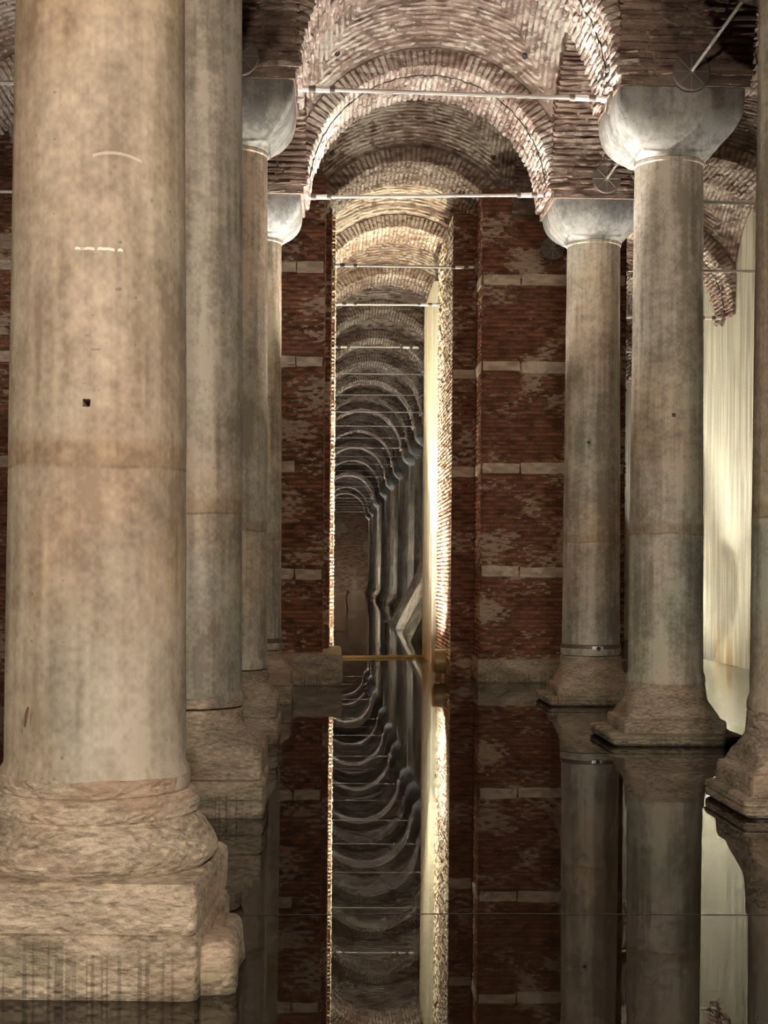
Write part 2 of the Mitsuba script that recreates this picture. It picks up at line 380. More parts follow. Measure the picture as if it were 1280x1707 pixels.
def face_bricks(a0, a1, fixed, normal, z0, z1, pitch=0.0152, length=0.072, proud=0.0022, skip=(), seed=0, rough=0.0012, thick=0.64):
    """courses of bricks on an upright face; normal is 'y-', 'x-' or 'x+'; a0..a1 runs along the face"""
    r = np.random.default_rng(seed)
    U = np.array([1.0, 0, 0]) if normal[0] == 'y' else np.array([0, 1.0, 0])
    N = {'y-': (0, -1, 0), 'x-': (-1, 0, 0), 'x+': (1, 0, 0)}[normal]
    out = []
    n = max(1, int(round((z1 - z0) / pitch)))
    for k in range(n):
        z = z0 + (k + 0.5) * (z1 - z0) / n
        if any(s0 < z < s1 for s0, s1 in skip):
            continue
        a = a0 - length * r.uniform(0, 0.9)
        while a < a1 - 0.004:
            l = length * r.uniform(0.75, 1.2)
            b0, b1 = max(a, a0), min(a + l, a1)
            if b1 - b0 > 0.012:
                m = (b0 + b1) / 2
                C = (m, fixed, z) if normal[0] == 'y' else (fixed, m, z)
                out.append([*C, *U, 0, 0, 1, *N, (b1 - b0) * 0.965, pitch * thick * r.uniform(0.85, 1.1), proud + r.uniform(-1, 1) * rough, 0.006])
            a += l
    return out


# ------------------------------------------------------------------ the vaulted system: arches, vault bays
XL, XR, Y0 = -0.2255, 0.7745, 1.4552
SPRING, RAD, RING = 1.472, 0.345, 0.050
HX, HY = 0.155, 0.150                       # half depth of a transverse and of a lengthwise arch


def row(k):
    return Y0 + k


def arch(key, lengthwise, c, q, half, R=RAD, single=0, seen=None, seed=0, n=66, rows=4, spring=SPRING, mats=('brick_limed', 'mortar_limed')):
    """c: centre of the span, q: where the arch stands along its depth"""
    def w(s, t, z):
        s, t, z = np.broadcast_arrays(np.asarray(s, float), t, z)
        return np.stack([q + t, c + s, z], -1) if lengthwise else np.stack([c + s, q + t, z], -1)
    th = np.linspace(0, np.pi, 49)
    cs, sn = np.cos(th), np.sin(th)
    wig = 0.0015 * (meshkit.noise(np.stack([th * 9, th * 0 + seed, th * 0], -1)) - 0.5) * 2
    ri, ro, hb = R + 0.0045 + wig, R + RING + 0.006, half - 0.004
    V = np.concatenate([w(ri * cs, -hb, spring + ri * sn), w(ri * cs, hb, spring + ri * sn), w(ro * cs, hb, spring + ro * sn), w(ro * cs, -hb, spring + ro * sn)])
    i = np.arange(48)
    F = []
    for a, b in ((0, 1), (1, 2), (2, 3), (3, 0)):
        F.append(np.stack([a * 49 + i, b * 49 + i, b * 49 + i + 1, a * 49 + i + 1], 1))
    F = np.vstack(F)
    put(key + '__mortar', (V, F), mats[1])
    r = np.random.default_rng(seed + 100)
    B = []
    du = np.array([1.0, 0, 0]) if lengthwise else np.array([0, 1.0, 0])
    for k in range(n):
        a = np.pi * (k + 0.5) / n
        er = np.array([0, math.cos(a), math.sin(a)]) if lengthwise else np.array([math.cos(a), 0, math.sin(a)])
        et = np.array([0, -math.sin(a), math.cos(a)]) if lengthwise else np.array([-math.sin(a), 0, math.cos(a)])
        cut = np.linspace(-half, half, rows + 1)
        cut[1:-1] += r.uniform(-1, 1, rows - 1) * half / rows * 0.5
        for j in range(rows):
            t0, t1 = cut[j], cut[j + 1]
            o0 = r.uniform(-0.0005, 0.003) if j == 0 else -0.002
            o1 = r.uniform(-0.0005, 0.003) if j == rows - 1 else -0.002
            m, l = (t0 - o0 + t1 + o1) / 2, t1 - t0 + o0 + o1
            C = w(R * er[1 if lengthwise else 0], m, spring + R * er[2])
            B.append([*C, *du, *et, *(-er), l, np.pi * R / n * r.uniform(0.56, 0.76), r.uniform(-0.0005, 0.0045), RING if j in (0, rows - 1) else 0.012])
    lay(key, B, mats[0], single, seen, seed)


def vault(key, cx, cy, ax=0.355, ay=0.347, Rv=0.397, single=0, seen=None, seed=0, pitch=0.0168, length=0.076, n=41, spring=SPRING):
    """a domed vault resting on its four arches, the brick courses laid in rings that meet on the diagonals"""
    Rs = math.sqrt(Rv ** 2 + ay ** 2)
    x, y = np.meshgrid(np.linspace(-ax, ax, n), np.linspace(-ay, ay, n), indexing='ij')
    h = np.sqrt(np.maximum(Rs ** 2 - x ** 2 - y ** 2, 0))
    P = np.stack([cx + x, cy + y, spring + h + 0.003 + 0.003 * (meshkit.fbm(np.stack([x + cx, y + cy, 0 * x], -1) * 14, 3) - 0.5)], -1).reshape(-1, 3)
    i = np.arange(n * n).reshape(n, n)
    q = np.stack([i[:-1, :-1], i[:-1, 1:], i[1:, 1:], i[1:, :-1]], -1).reshape(-1, 4)
    put(key, (P, q), 'mortar_limed', True)
    r = np.random.default_rng(seed + 500)
    B = []
    for along in (0, 1):                    # 0: rings across the nave, 1: rings along it
        lim, other = (ay, ax) if along == 0 else (ax, ay)
        for sgn in (-1, 1):
            for k in range(int(math.asin(lim / Rs) * Rs / pitch)):
                beta = (k + 0.5) * pitch / Rs
                t, rr = Rs * math.sin(beta), Rs * math.cos(beta)
                ph1 = math.asin(min(t, other) / rr)
                step = length / rr
                ph = -ph1 - step * r.uniform(0, 0.8)
                while ph < ph1:
                    s = step * r.uniform(0.75, 1.2)
                    p0, p1 = max(ph, -ph1), min(ph + s, ph1)
                    if (p1 - p0) * rr > 0.012:
                        a = (p0 + p1) / 2
                        u, z = rr * math.sin(a), rr * math.cos(a)
                        d = np.array([u, sgn * t, z]) if along == 0 else np.array([sgn * t, u, z])
                        U = np.array([math.cos(a), 0, -math.sin(a)]) if along == 0 else np.array([0, math.cos(a), -math.sin(a)])
                        N = -d / Rs
                        B.append([cx + d[0], cy + d[1], spring + d[2], *U, *np.cross(N, U), *N, (p1 - p0) * rr * 0.965, pitch * r.uniform(0.54, 0.74), r.uniform(0.0004, 0.0030), 0.010])
                    ph += s
    lay(key, B, 'brick_limed', single, seen, seed, jitter=0.6)


def core(key, x, y, z0=1.452, z1=1.66, hx=0.143, hy=0.148, single=0, seed=0):
    """the block of brickwork over a capital from which the arches spring"""
    put(key + '__core', box(x - hx, x + hx, y - hy, y + hy, z0, z1), 'mortar_brown_limed')
    B = []
    for (a0, a1, fx, nm) in ((x - hx, x + hx, y - hy, 'y-'), (y - hy, y + hy, x - hx, 'x-'), (y - hy, y + hy, x + hx, 'x+')):
        B += face_bricks(a0, a1, fx, nm, z0, z1, 0.0166, 0.08, 0.001, seed=seed + len(B), thick=0.6)
    lay(key, B, 'brick_brown', single, None, seed)


# ceiling bays: each bay a part of the ceiling
ceiling_k = 0
XC = (XL + XR) / 2


def bay(cx, cy, **kw):
    global ceiling_k
    vault(num('ceiling__vault_bay', ceiling_k), cx, cy, seed=ceiling_k, **kw)
    ceiling_k += 1


bay(XC, row(1) + 0.5)
bay(XC, row(2) + 0.5, single=300, seen=lambda px, py: (px > 500) & (px < 1000) & (py < 330))
bay(XC, row(3) + 0.5, single=150, seen=lambda px, py: (px > 500) & (px < 930) & (py < 330) & (py > 120))
for k in range(4, 27):
    bay(XC, row(k) + 0.5)
bay(XL - 0.5, row(2) + 0.5)
bay(XL - 0.5, row(3) + 0.5)
bay(XL - 0.5, row(4) + 0.5)
XA, RA = 1.305, 0.375                         # right aisle, between the columns and the plaster wall
for k in range(2, 8):
    bay(XA, row(k) + 0.5, ax=0.385, ay=0.347, Rv=0.427)
labels['ceiling'] = {'label': 'groin vaults of limed brick over the flooded cistern', 'kind': 'structure'}

# arches across the corridor
ORDINAL = ['first', 'second', 'third', 'fourth', 'fifth', 'sixth', 'seventh', 'eighth', 'ninth', 'tenth']
ak = 0


def add_arch(lengthwise, c, q, half, label, group=None, **kw):
    global ak
    key = num('brick_arch', ak)
    arch(key, lengthwise, c, q, half, seed=ak, mats=('brick_brown', 'mortar_brown_limed') if lengthwise else ('brick_limed', 'mortar_limed'), **kw)
    tag(key, label, 'arch', group)
    ak += 1


add_arch(False, XC, row(2), HX, 'brick arch springing from the large right capital, mostly above the picture', single=120, seen=lambda px, py: py < 200)
add_arch(False, XC, row(3), HX, 'large round brick arch between the second pair of capitals, thin cable along its soffit', single=300)
add_arch(False, XC, row(4), HX, 'shadowed brick arch between the two red brick piers', single=200, seen=lambda px, py: (px > 540) & (px < 860))
add_arch(False, XC, row(5), HX, 'yellow-lit brick arch at the mouth of the narrow passage', single=150, seen=lambda px, py: (px > 552) & (px < 745))
for k in range(6, 27):
    add_arch(False, XC, row(k), HX, ORDINAL[k - 5] + ' brick arch inward from the mouth of the lit passage' if k < 14 else 'small brick arch deep in the receding row over the passage', 'receding arches over the passage', rows=3)
# lengthwise arches
LW = 'brick arch running lengthwise '
for k in (1, 2, 3):
    add_arch(True, row(k) + 0.5, XL, HY, LW + {1: 'over the left columns, nearest bay', 2: 'over the left columns between the two left capitals', 3: 'over the left columns, ending at the left brick pier'}[k],
             single=90 if k < 3 else 0, seen=lambda px, py: (px > 380) & (px < 520) & (py < 330))
for k in (1, 2, 3):
    add_arch(True, row(k) + 0.5, XR, HY, LW + {1: 'from above the large right capital towards the viewer', 2: 'between the two right capitals', 3: 'from the second right capital to the right brick pier'}[k],
             single=160 if k == 1 else 110, seen=lambda px, py: (px > 900) & (py < 320))
for k in range(4, 27):
    add_arch(True, row(k) + 0.5, XR, HY, LW + 'over the far right-hand columns of the passage', 'lengthwise arches over the far columns', rows=2)
# arches of the side aisles
for k in (3, 4):
    add_arch(False, XL - 0.5, row(k), HX, 'limed brick arch at the top left edge, behind the upper tie rod' if k == 3 else 'brick arch at the left edge over the dark brick pier', 'left aisle arches')
for k in range(3, 9):
    add_arch(False, XA, row(k), HX, {3: 'brick arch beside the top of the large right column', 4: 'second brick arch of the right aisle above its dark tie rod',
                                     5: 'limed brick arch springing from the bright plaster wall, cable on its soffit'}.get(k, 'small far brick arch of the right aisle'),
             None if k < 6 else 'far right aisle arches', R=RA, single=130 if k in (4, 5) else 0, seen=lambda px, py: (px > 1170) & (px < 1262))

# ------------------------------------------------------------------ water and walls
w_ = 8
put('water', (np.array([[-w_, -6, 0], [w_, -6, 0], [w_, 29, 0], [-w_, 29, 0]], float), np.array([[0, 1, 2], [0, 2, 3]])), 'water_surface')
tag('water', 'still dark brown water flooding the cistern floor, mirror-like', kind='structure')
put('wall_back', box(-4, 4, 28.4, 28.6, -0.1, 2.2), 'far_brick')
tag('wall_back', 'dim brick end wall closing the far end of the passage', kind='structure')


def plaster_wall():
    n, m = 90, 50
    y, z = np.meshgrid(np.linspace(3.6, 10.2, n), np.linspace(-0.05, 1.95, m), indexing='ij')
    x = 1.690 + 0.035 * (y - 6.1) / 0.8 * 0.25 + 0.012 * (meshkit.fbm(np.stack([y * 2.2, z * 1.2, 0 * y], -1), 4) - 0.5)
    P = np.stack([x, y, z], -1).reshape(-1, 3)
    i = np.arange(n * m).reshape(n, m)
    q = np.stack([i[:-1, :-1], i[1:, :-1], i[1:, 1:], i[:-1, 1:]], -1).reshape(-1, 4)[:, ::-1]
    put('wall_right', (P, q), 'plaster', True)
    tag('wall_right', 'brightly lit pale plaster wall of the right aisle with streaks', kind='structure')


plaster_wall()

# ------------------------------------------------------------------ columns


def column(key, x, y, foot, top, cap_top, mat, base, cap_mat='marble_pale', n=96, steps=40, r0=0.0850, r1=0.0775, hole=None, seed=0, detail=True, cap_half=0.138):
    """foot: where the shaft stands on its base; top: neck; base: list of (name, sections, rot, dx, dy)"""
    fil = 0.012
    sec = [(foot, r0 + 0.0015, 2), (foot + fil * 0.3, r0 + 0.0036, 2), (foot + fil * 1.0, r0 + 0.0042, 2), (foot + fil * 1.6, r0 + 0.0036, 2), (foot + fil * 2.0, r0 + 0.0004, 2)]
    body = np.linspace(foot + fil * 2.4, top - 0.014, steps)
    for z in body:
        u = (z - foot) / (top - foot)
        sec.append((z, r0 + (r1 - r0) * (u ** 1.25), 2))
    sec += [(top - 0.011, r1, 2), (top - 0.008, r1 + 0.0028, 2), (top - 0.002, r1 + 0.0030, 2), (top, r1 + 0.001, 2)]
    amp = (lambda P: 0.35 + 3.2 * np.exp(-((P[..., 2] - foot) / 0.012) ** 2)) if detail else None
    shaft = solid(sec, n, 0.0016 if detail else 0.0, 9.0, seed, 1, (x, y), amp_fn=amp)
    if hole is not None:
        hx, hz, hs = hole
        cut = box(hx - hs, hx + hs, y - 0.12, y - 0.045, hz - hs, hz + hs)
        try:
            shaft = trimesh.boolean.difference([shaft, cut], engine='manifold')
        except Exception:
            pass
    put(key + '__shaft', shaft, mat, 40)
    h = cap_top - top
    prof = [(0, r1 + 0.0035, 2.6), (0.035, r1 + 0.0045, 3.2), (0.06, r1 + 0.005, 10), (0.09, r1 + 0.0065, 30), (0.13, 0.0905, 40), (0.19, 0.1010, 44), (0.27, 0.1125, 44), (0.36, 0.1220, 44), (0.46, 0.1298, 44),
            (0.56, 0.1350, 44), (0.66, 0.1382, 44), (0.76, 0.1398, 44), (0.86, 0.1398, 44), (0.94, 0.1390, 40), (0.99, 0.1380, 36), (1.0, 0.1365, 30)]
    k = cap_half / 0.138
    put(key + '__capital', solid([(top + a * h, b if a < 0.09 else r1 + 0.005 + (b - r1 - 0.005) * k, e) for a, b, e in prof], 160 if detail else 32, 0.0012 if detail else 0, 16, seed + 3, 2 if detail else 1, (x, y)), cap_mat, 24)
    for name, sections, rot, dx, dy, mt in base:
        put('%s__%s' % (key, name), solid(sections, 240 if detail else 40, 0.0022 if detail else 0, 26, seed + 11 + 7 * len(name), 4 if detail else 1, (x + dx, y + dy), rot), mt, 30)


def base_first(rot, half=0.113):
    """the nearest base: a bell on a square plinth on a broken block"""
    return [
        ('base', [(0.098, 0.1050, 2), (0.1015, 0.1060, 2), (0.104, 0.1105, 2), (0.108, 0.1150, 2), (0.113, 0.1170, 2), (0.119, 0.1160, 2), (0.128, 0.1120, 2), (0.138, 0.1050, 2), (0.1445, 0.0990, 2), (0.147, 0.0955, 2), (0.149, 0.0950, 2), (0.1515, 0.0975, 2),
                  (0.1585, 0.0985, 2), (0.1615, 0.0965, 2), (0.163, 0.0945, 2), (0.1665, 0.0950, 2), (0.1700, 0.0935, 2), (0.1715, 0.0900, 2)], rot, 0, 0, 'stone'),
        ('plinth', [(0.0545, half * 0.965, 26), (0.0575, half * 0.995, 30), (0.066, half * 1.0, 34), (0.090, half * 1.005, 34), (0.097, half * 0.995, 30), (0.1012, half * 0.965, 24)], rot, 0, 0, 'stone'),
        ('plinth_001', [(-0.06, half * 1.02, 30), (0.020, half * 1.02, 34), (0.045, half * 1.02, 34), (0.0515, half * 1.0, 30), (0.0555, half * 0.96, 24)], rot, 0, 0, 'stone')]


def base_left(f, rot=0.0, half=0.112):
    """a worn base: drum, slanted shoulder, square block, square plinth"""
    return [
        ('base', [(f * 0.345, half * 0.96, 26), (f * 0.37, half * 0.99, 32), (f * 0.52, half * 1.0, 32), (f * 0.60, half * 0.99, 30), (f * 0.63, half * 0.97, 20), (f * 0.70, half * 0.90, 8), (f * 0.79, 0.0930, 3), (f * 0.82, 0.0900, 2.2), (f * 0.90, 0.0885, 2), (f * 0.97, 0.0885, 2), (f * 0.995, 0.087, 2)], rot, 0, 0, 'stone'),
        ('plinth', [(-0.06, half * 1.02, 34), (0.004, half * 1.02, 34), (f * 0.14, half * 1.02, 34), (f * 0.16, half * 1.005, 34), (f * 0.18, half * 1.02, 34), (f * 0.31, half * 1.02, 34), (f * 0.345, half * 0.98, 24)], rot, 0, 0, 'stone')]


def base_right(f, half=0.147, rot=0.0, block=0.116):
    """a drum flaring to a square block over a moulded slab"""
    return [
        ('base', [(f * 0.175, block * 0.97, 24), (f * 0.20, block * 1.0, 30), (f * 0.38, block * 0.985, 30), (f * 0.415, block * 0.965, 28), (f * 0.425, block * 0.91, 26), (f * 0.45, block * 0.885, 22), (f * 0.52, block * 0.86, 12), (f * 0.60, 0.0965, 5), (f * 0.69, 0.0928, 2.8), (f * 0.76, 0.0910, 2.2), (f * 0.90, 0.0905, 2), (f * 0.975, 0.0900, 2), (f * 0.998, 0.0880, 2)], rot, 0, 0, 'stone'),
        ('plinth', [(-0.06, half * 0.78, 26), (-0.004, half * 0.82, 26), (0.002, half * 0.95, 26), (0.006, half * 0.985, 28), (f * 0.09, half * 0.99, 28), (f * 0.115, half * 0.975, 28), (f * 0.13, half * 1.0, 28), (f * 0.175, half * 0.985, 26), (f * 0.20, half * 0.93, 20)], rot, 0, 0, 'stone')]


column('marble_column', XL + 0.004, row(0), 0.1725, 1.33, 1.475, 'marble_warm', base_first(-0.06), n=160, steps=120, r0=0.0855, r1=0.0745, hole=(-0.2194, 0.5277, 0.0034), seed=1)
column('marble_column_001', XL, row(1), 0.1635, 1.33, 1.475, 'marble_grey', base_left(0.160, half=0.124), steps=70, seed=2)
column('marble_column_002', XL, row(2), 0.159, 1.326, 1.476, 'marble_grey', base_left(0.157, half=0.112), steps=50, seed=3)
column('marble_column_003', XL, row(3), 0.152, 1.346, 1.467, 'marble_grey', base_left(0.150, half=0.118), steps=50, seed=4, cap_half=0.128)
column('marble_column_004', XR, row(1), 0.157, 1.33, 1.475, 'marble_grey', base_right(0.157, half=0.132), steps=70, seed=5)
column('marble_column_005', XR - 0.004, row(2), 0.131, 1.319, 1.4607, 'marble_grey', base_right(0.131, half=0.150), steps=60, seed=6, hole=(0.7678, 0.7358, 0.0042))
column('marble_column_006', XR - 0.003, row(3), 0.1415, 1.352, 1.476, 'marble_grey', base_right(0.140, half=0.145), steps=60, seed=7, hole=(0.7472, 0.7597, 0.0042), cap_half=0.125)
for k, t in enumerate(['thick tan marble column nearest the viewer, square socket hole in its shaft', 'second marble column on the left, close behind the thick tan one',
                       'left marble column with the frontmost visible grey capital', 'thin left marble column beside the left brick pier, right side of its capital brightly lit',
                       'marble column cut off by the right edge of the picture, stepped stone base', 'right marble column with the large broad capital and round anchor plate above',
                       'right marble column standing before the red brick pier, metal band at its foot']):
    tag(num('marble_column', k), t, 'column', kind='thing')
for key, x, y, z, r_ in (('marble_column', XL + 0.004, row(0), 0.1705, 0.0872), ('marble_column_001', XL, row(1), 0.1620, 0.0866)):
    put(key + '__foot_ring', solid([(z, r_ - 0.002, 2), (z + 0.0015, r_ + 0.0018, 2), (z + 0.007, r_ + 0.0034, 2), (z + 0.015, r_ + 0.0032, 2), (z + 0.0185, r_ + 0.0012, 2), (z + 0.020, r_ - 0.004, 2)], 260, 0.0028, 34, 5, 4, (x, y),
        amp_fn=lambda P: 0.45 + 1.6 * np.exp(-((P[..., 2] - z) / 0.005) ** 2)), 'stone', 35)
# hoops near the foot of two shafts
for key, x, y, z in (('marble_column_006', XR - 0.003, row(3), 0.1640), ('marble_column_003', XL, row(3), 0.176)):
    put(key + '__clamp_band', solid([(z - 0.010, 0.0862, 2), (z - 0.0095, 0.0880, 2), (z + 0.0095, 0.0880, 2), (z + 0.010, 0.0862, 2)], 64, center=(x, y)), 'iron', 40)
    put(key + '__clamp_band__buckle', rough_block(x - 0.012, x + 0.020, y - 0.096, y - 0.084, z - 0.006, z + 0.006, 0.001, 80, 0.002, 3, (6, 3, 3)), 'steel', 30)
    put(key + '__clamp_band__screw', rod((x + 0.006, y - 0.103, z), (x + 0.006, y - 0.085, z), 0.0055), 'dark_rubber', 40)
# rough stone beside the nearest base, rusty nail in the nearest shaft
put('foundation_stone', rough_block(-0.124, -0.082, 1.356, 1.50, -0.05, 0.044, 0.009, 16, 0.012, 4, (12, 24, 14)), 'stone', 40)
tag('foundation_stone', 'rough reddish stone at the right corner of the nearest column base', 'stone')
put('marble_column__nail', tube([(-0.2695, 1.3725, 0.2540), (-0.2705, 1.3705, 0.2490), (-0.2712, 1.3710, 0.2450), (-0.2725, 1.3722, 0.2360)], [0.0008, 0.0012, 0.0010, 0.0006], 8), 'rust', 40)

# far columns along the passage, the four nearest with flared feet
for k in range(7, 27):
    key = num('marble_column', k)
    foot = 0.145
    base = [('base', [(-0.05, 0.125, 14), (0.06, 0.125, 14), (0.08, 0.115, 8), (0.13, 0.09, 2.2), (foot, 0.087, 2)], 0, 0, 0, 'stone')]
    if k in (6, 7, 8, 9, 10):
        base = [('flared_foot', [(-0.05, 0.335, 2), (0.0, 0.320, 2), (0.08, 0.285, 2), (0.18, 0.230, 2), (0.28, 0.175, 2), (0.38, 0.125, 2), (0.46, 0.098, 2), (0.54, 0.088, 2), (0.60, 0.0855, 2)], 0, 0, 0, 'marble_grey')]
    column(key, XR, row(k), foot, 1.335, 1.470, 'marble_grey', base, n=48, steps=6, seed=20 + k, detail=False)
    tag(key, {10: 'grey column of the passage whose flared foot spreads into the water', 9: 'grey column just in front of the flared one, its own foot spreading too'}.get(k,
        ORDINAL[k - 11] + ' grey column beyond the one with the flared foot' if 10 < k < 16 else 'grey marble column far along the receding row of the passage' if k > 10 else 'column in the passage closest to the yellow rendered pier' if k == 7 else 'second passage column beyond the yellow rendered pier'), 'column',
        'receding columns of the passage' if k > 10 else None, 'thing')

# the blocks of brickwork over the near capitals
ik = 0
for x, y, lab, sg in ((XL, row(1), 'brick block over the second left column, above the picture', 0), (XL, row(2), 'brick block over the frontmost left capital', 60), (XL, row(3), 'brick block over the brightly lit left capital', 40),
                      (XR, row(1), 'brick block over the column at the right edge', 0), (XR, row(2), 'brick block over the large right capital', 80), (XR, row(3), 'brick block over the smaller right capital', 60)):
    key = num('brick_impost', ik)
    core(key, x, y, single=sg, seed=ik + 40)
    tag(key, lab, 'brickwork')
    ik += 1
for k in range(5, 27):
    key = num('brick_impost', ik)
    put(key, box(XR - 0.143, XR + 0.143, row(k) - 0.148, row(k) + 0.148, 1.466, 1.66), 'mortar_limed')
    tag(key, 'brick block over a far capital of the passage', 'brickwork', 'brick blocks over the far capitals')
    ik += 1

# ------------------------------------------------------------------ brick piers


def bands(holder, spans, fixed, zs, normal, seed, thick=0.038, k0=0, bulge=1.0):
    """pale stone courses"""
    r = np.random.default_rng(seed)
    B = []
    N = {'y-': (0, -1, 0), 'x-': (-1, 0, 0), 'x+': (1, 0, 0)}[normal]
    U = (1, 0, 0) if normal == 'y-' else (0, 1, 0)
    for z in zs:
        for a0, a1 in spans:
            if r.uniform() < 0.05:
                continue
            m = (a0 + a1) / 2
            C = (m, fixed, z + r.uniform(-0.003, 0.003)) if normal == 'y-' else (fixed, m, z)
            B.append([*C, *U, 0, 0, 1, *N, (a1 - a0) * 0.985, thick * r.uniform(0.85, 1.1), 0.0035 + 0.002 * r.uniform(), 0.006])
    P, f = brick_mesh(np.array(B), seed, 0.22, 0.06)
    for i in range(len(B)):
        put(num(holder + '__stone_band', k0 + i), (P[i], f), 'band_stone')
    return k0 + len(B)


ZB = [0.385, 0.745, 1.100, 1.405]
SK = [(z - 0.021, z + 0.021) for z in ZB]
# left pier, three steps deep
L = 'brick_pier'
put(L + '__core', trimesh.util.concatenate([box(-0.46, -0.024, 5.122, 5.46, -0.05, 1.72), box(-0.44, -0.002, 5.40, 6.14, -0.05, 1.90), box(-0.42, 0.0135, 6.12, 6.9, -0.05, 1.90)]), 'mortar_brown')
lay(L, face_bricks(-0.46, -0.024, 5.122, 'y-', 0.10, 1.72, skip=SK, seed=1), 'brick_red', 300, lambda px, py: (px > 462) & (px < 541), seed=61)
B = face_bricks(-0.05, -0.002, 5.40, 'y-', 0.1, 1.9, skip=SK, seed=2, length=0.05) + face_bricks(5.40, 6.14, -0.002, 'x+', 0.0, 1.9, seed=3)
B += face_bricks(5.122, 5.42, -0.024, 'x+', 0.1, 1.7, seed=6)
lay(L + '__core', B, 'brick_red', seed=62, stuff='side_brickwork')
lay(L + '__core', face_bricks(-0.05, 0.0135, 6.12, 'y-', 0.0, 1.9, seed=4, length=0.05, rough=0.002) + face_bricks(6.12, 6.9, 0.0135, 'x+', 0.0, 1.9, seed=5, rough=0.003), 'brick_lit_tone', seed=68, stuff='lit_brickwork')
bands(L, [(-0.46, -0.28), (-0.28, -0.118), (-0.118, -0.026)], 5.122, [0.373, 0.733, 1.089, 1.407], 'y-', 3)
put(L + '__base_stone', rough_block(-0.49, 0.0445, 5.075, 5.62, -0.06, 0.108, 0.004, 24, 0.010, 5, (40, 20, 14)), 'stone', 40)
tag(L, 'narrow red brick pier beside the left columns, pale stone bands, standing on a stone block', 'pier')

# right pier, with the thicker wall behind it
R = 'brick_pier_001'
put(R + '__core', trimesh.util.concatenate([box(0.524, 1.029, 5.272, 5.80, -0.05, 1.72), box(0.441, 1.0, 5.502, 6.25, -0.05, 1.686)]), 'mortar_brown')
lay(R, face_bricks(0.524, 1.029, 5.272, 'y-', 0.085, 1.72, skip=SK, seed=11), 'brick_red', 300, lambda px, py: (px > 798) & (px < 1046) & ~((px > 942) & (px < 1036)), seed=63)
B = face_bricks(5.275, 5.51, 0.524, 'x-', 0.0, 1.72, skip=SK, seed=12) + face_bricks(0.441, 0.53, 5.502, 'y-', 0.0, 1.686, skip=SK[1:3], seed=13)
lay(R + '__core', B, 'brick_red', seed=64, stuff='side_brickwork')
lay(R + '__core', face_bricks(5.505, 6.25, 0.441, 'x-', 0.06, 1.686, seed=14, proud=0.003, rough=0.0025), 'brick_lit_tone', seed=65, stuff='lit_brickwork')
lay(R + '__core', face_bricks(5.275, 5.80, 1.029, 'x+', 0.06, 1.7, seed=15, proud=0.003, rough=0.0025), 'brick_red', seed=66, stuff='edge_brickwork')
k0 = bands(R, [(0.526, 0.66), (0.66, 0.82), (0.82, 1.028)], 5.272, ZB, 'y-', 5)
k0 = bands(R, [(5.276, 5.50)], 0.524, ZB[1:], 'x-', 6, k0=k0)
bands(R, [(0.443, 0.524)], 5.502, ZB[1:3], 'y-', 7, k0=k0)
put(R + '__base_stone', rough_block(0.517, 1.04, 5.250, 5.52, -0.05, 0.082, 0.003, 26, 0.006, 6, (36, 14, 10)), 'stone', 40)
tag(R, 'broad red brick pier behind the right columns, white lime patches, lit edge towards the passage', 'pier')

# far left pier, glimpsed past the nearest column
F_ = 'brick_pier_002'
put(F_ + '__core', box(-1.50, -0.97, 5.15, 5.7, -0.05, 1.92), 'mortar_brown')
lay(F_, face_bricks(-1.50, -0.97, 5.15, 'y-', 0.0, 1.92, skip=SK, seed=21), 'brick_red', 200, lambda px, py: px < 26, seed=67)
bands(F_, [(-1.5, -1.3), (-1.3, -1.12), (-1.12, -0.97)], 5.15, ZB, 'y-', 9)
tag(F_, 'dark red brick pier in the sliver left of the nearest column', 'pier')

# smooth rendered pier behind the right brick pier
put('rendered_pier', rough_block(0.424, 0.80, 6.32, 6.95, -0.05, 1.60, 0.0015, 8, 0.006, 7, (10, 16, 40)), 'render_yellow', 40)
tag('rendered_pier', 'smooth yellow-lit rendered pier edge beside the lit bricks of the passage', 'pier')

# ------------------------------------------------------------------ tie rods and anchor plates


def plate(key, c, axis, r=0.041, ribs=8, a0=0.0):
    """a round iron plate with radial ribs; axis is the direction it faces"""
    c, axis = np.asarray(c, float), np.asarray(axis, float)
    u = np.array([1.0, 0, 0]) if abs(axis[0]) < 0.5 else np.array([0, 1.0, 0])
    v = np.cross(axis, u)
    put(key, tube([c - axis * 0.002, c + axis * 0.001, c + axis * 0.0035], [r, r, r * 0.93], 36), 'iron', 30)
    for k in range(ribs):
        a = a0 + 2 * np.pi * k / ribs
        d = math.cos(a) * u + math.sin(a) * v
        put(num(key + '__rib', k), tube([c + axis * 0.0042 + d * r * 0.12, c + axis * 0.0038 + d * r * 0.92], [0.0016, 0.0010], 6), 'iron_rib')
    put(key + '__nut', tube([c + axis * 0.002, c + axis * 0.012], 0.0075, 6), 'iron_rib')


def tie(key, p, q, r, label, group=None, sleeves=True, plates=True):
    p, q = np.asarray(p, float), np.asarray(q, float)
    d = (q - p) / np.linalg.norm(q - p)
    put(key + '__rod', rod(p, q, r), 'steel', 40)
    if sleeves:
        k = 0
        for o, s in ((p, 1), (q, -1)):
            for a, b, rr, m in ((0.004, 0.030, 1.45, 'steel_bright'), (0.030, 0.046, 1.7, 'iron'), (0.046, 0.078, 1.5, 'steel_bright'), (0.078, 0.09, 1.7, 'iron')):
                put(num(key + '__sleeve', k), rod(o + d * s * a, o + d * s * b, r * rr), m, 40)
                k += 1
    if plates:
        for k, (o, s) in enumerate(((p, 1), (q, -1))):
            plate(num(key + '__anchor_plate', k), o, d * s, 0.036, 0 if not sleeves else 8)
    tag(key, label, 'tie rod', group)


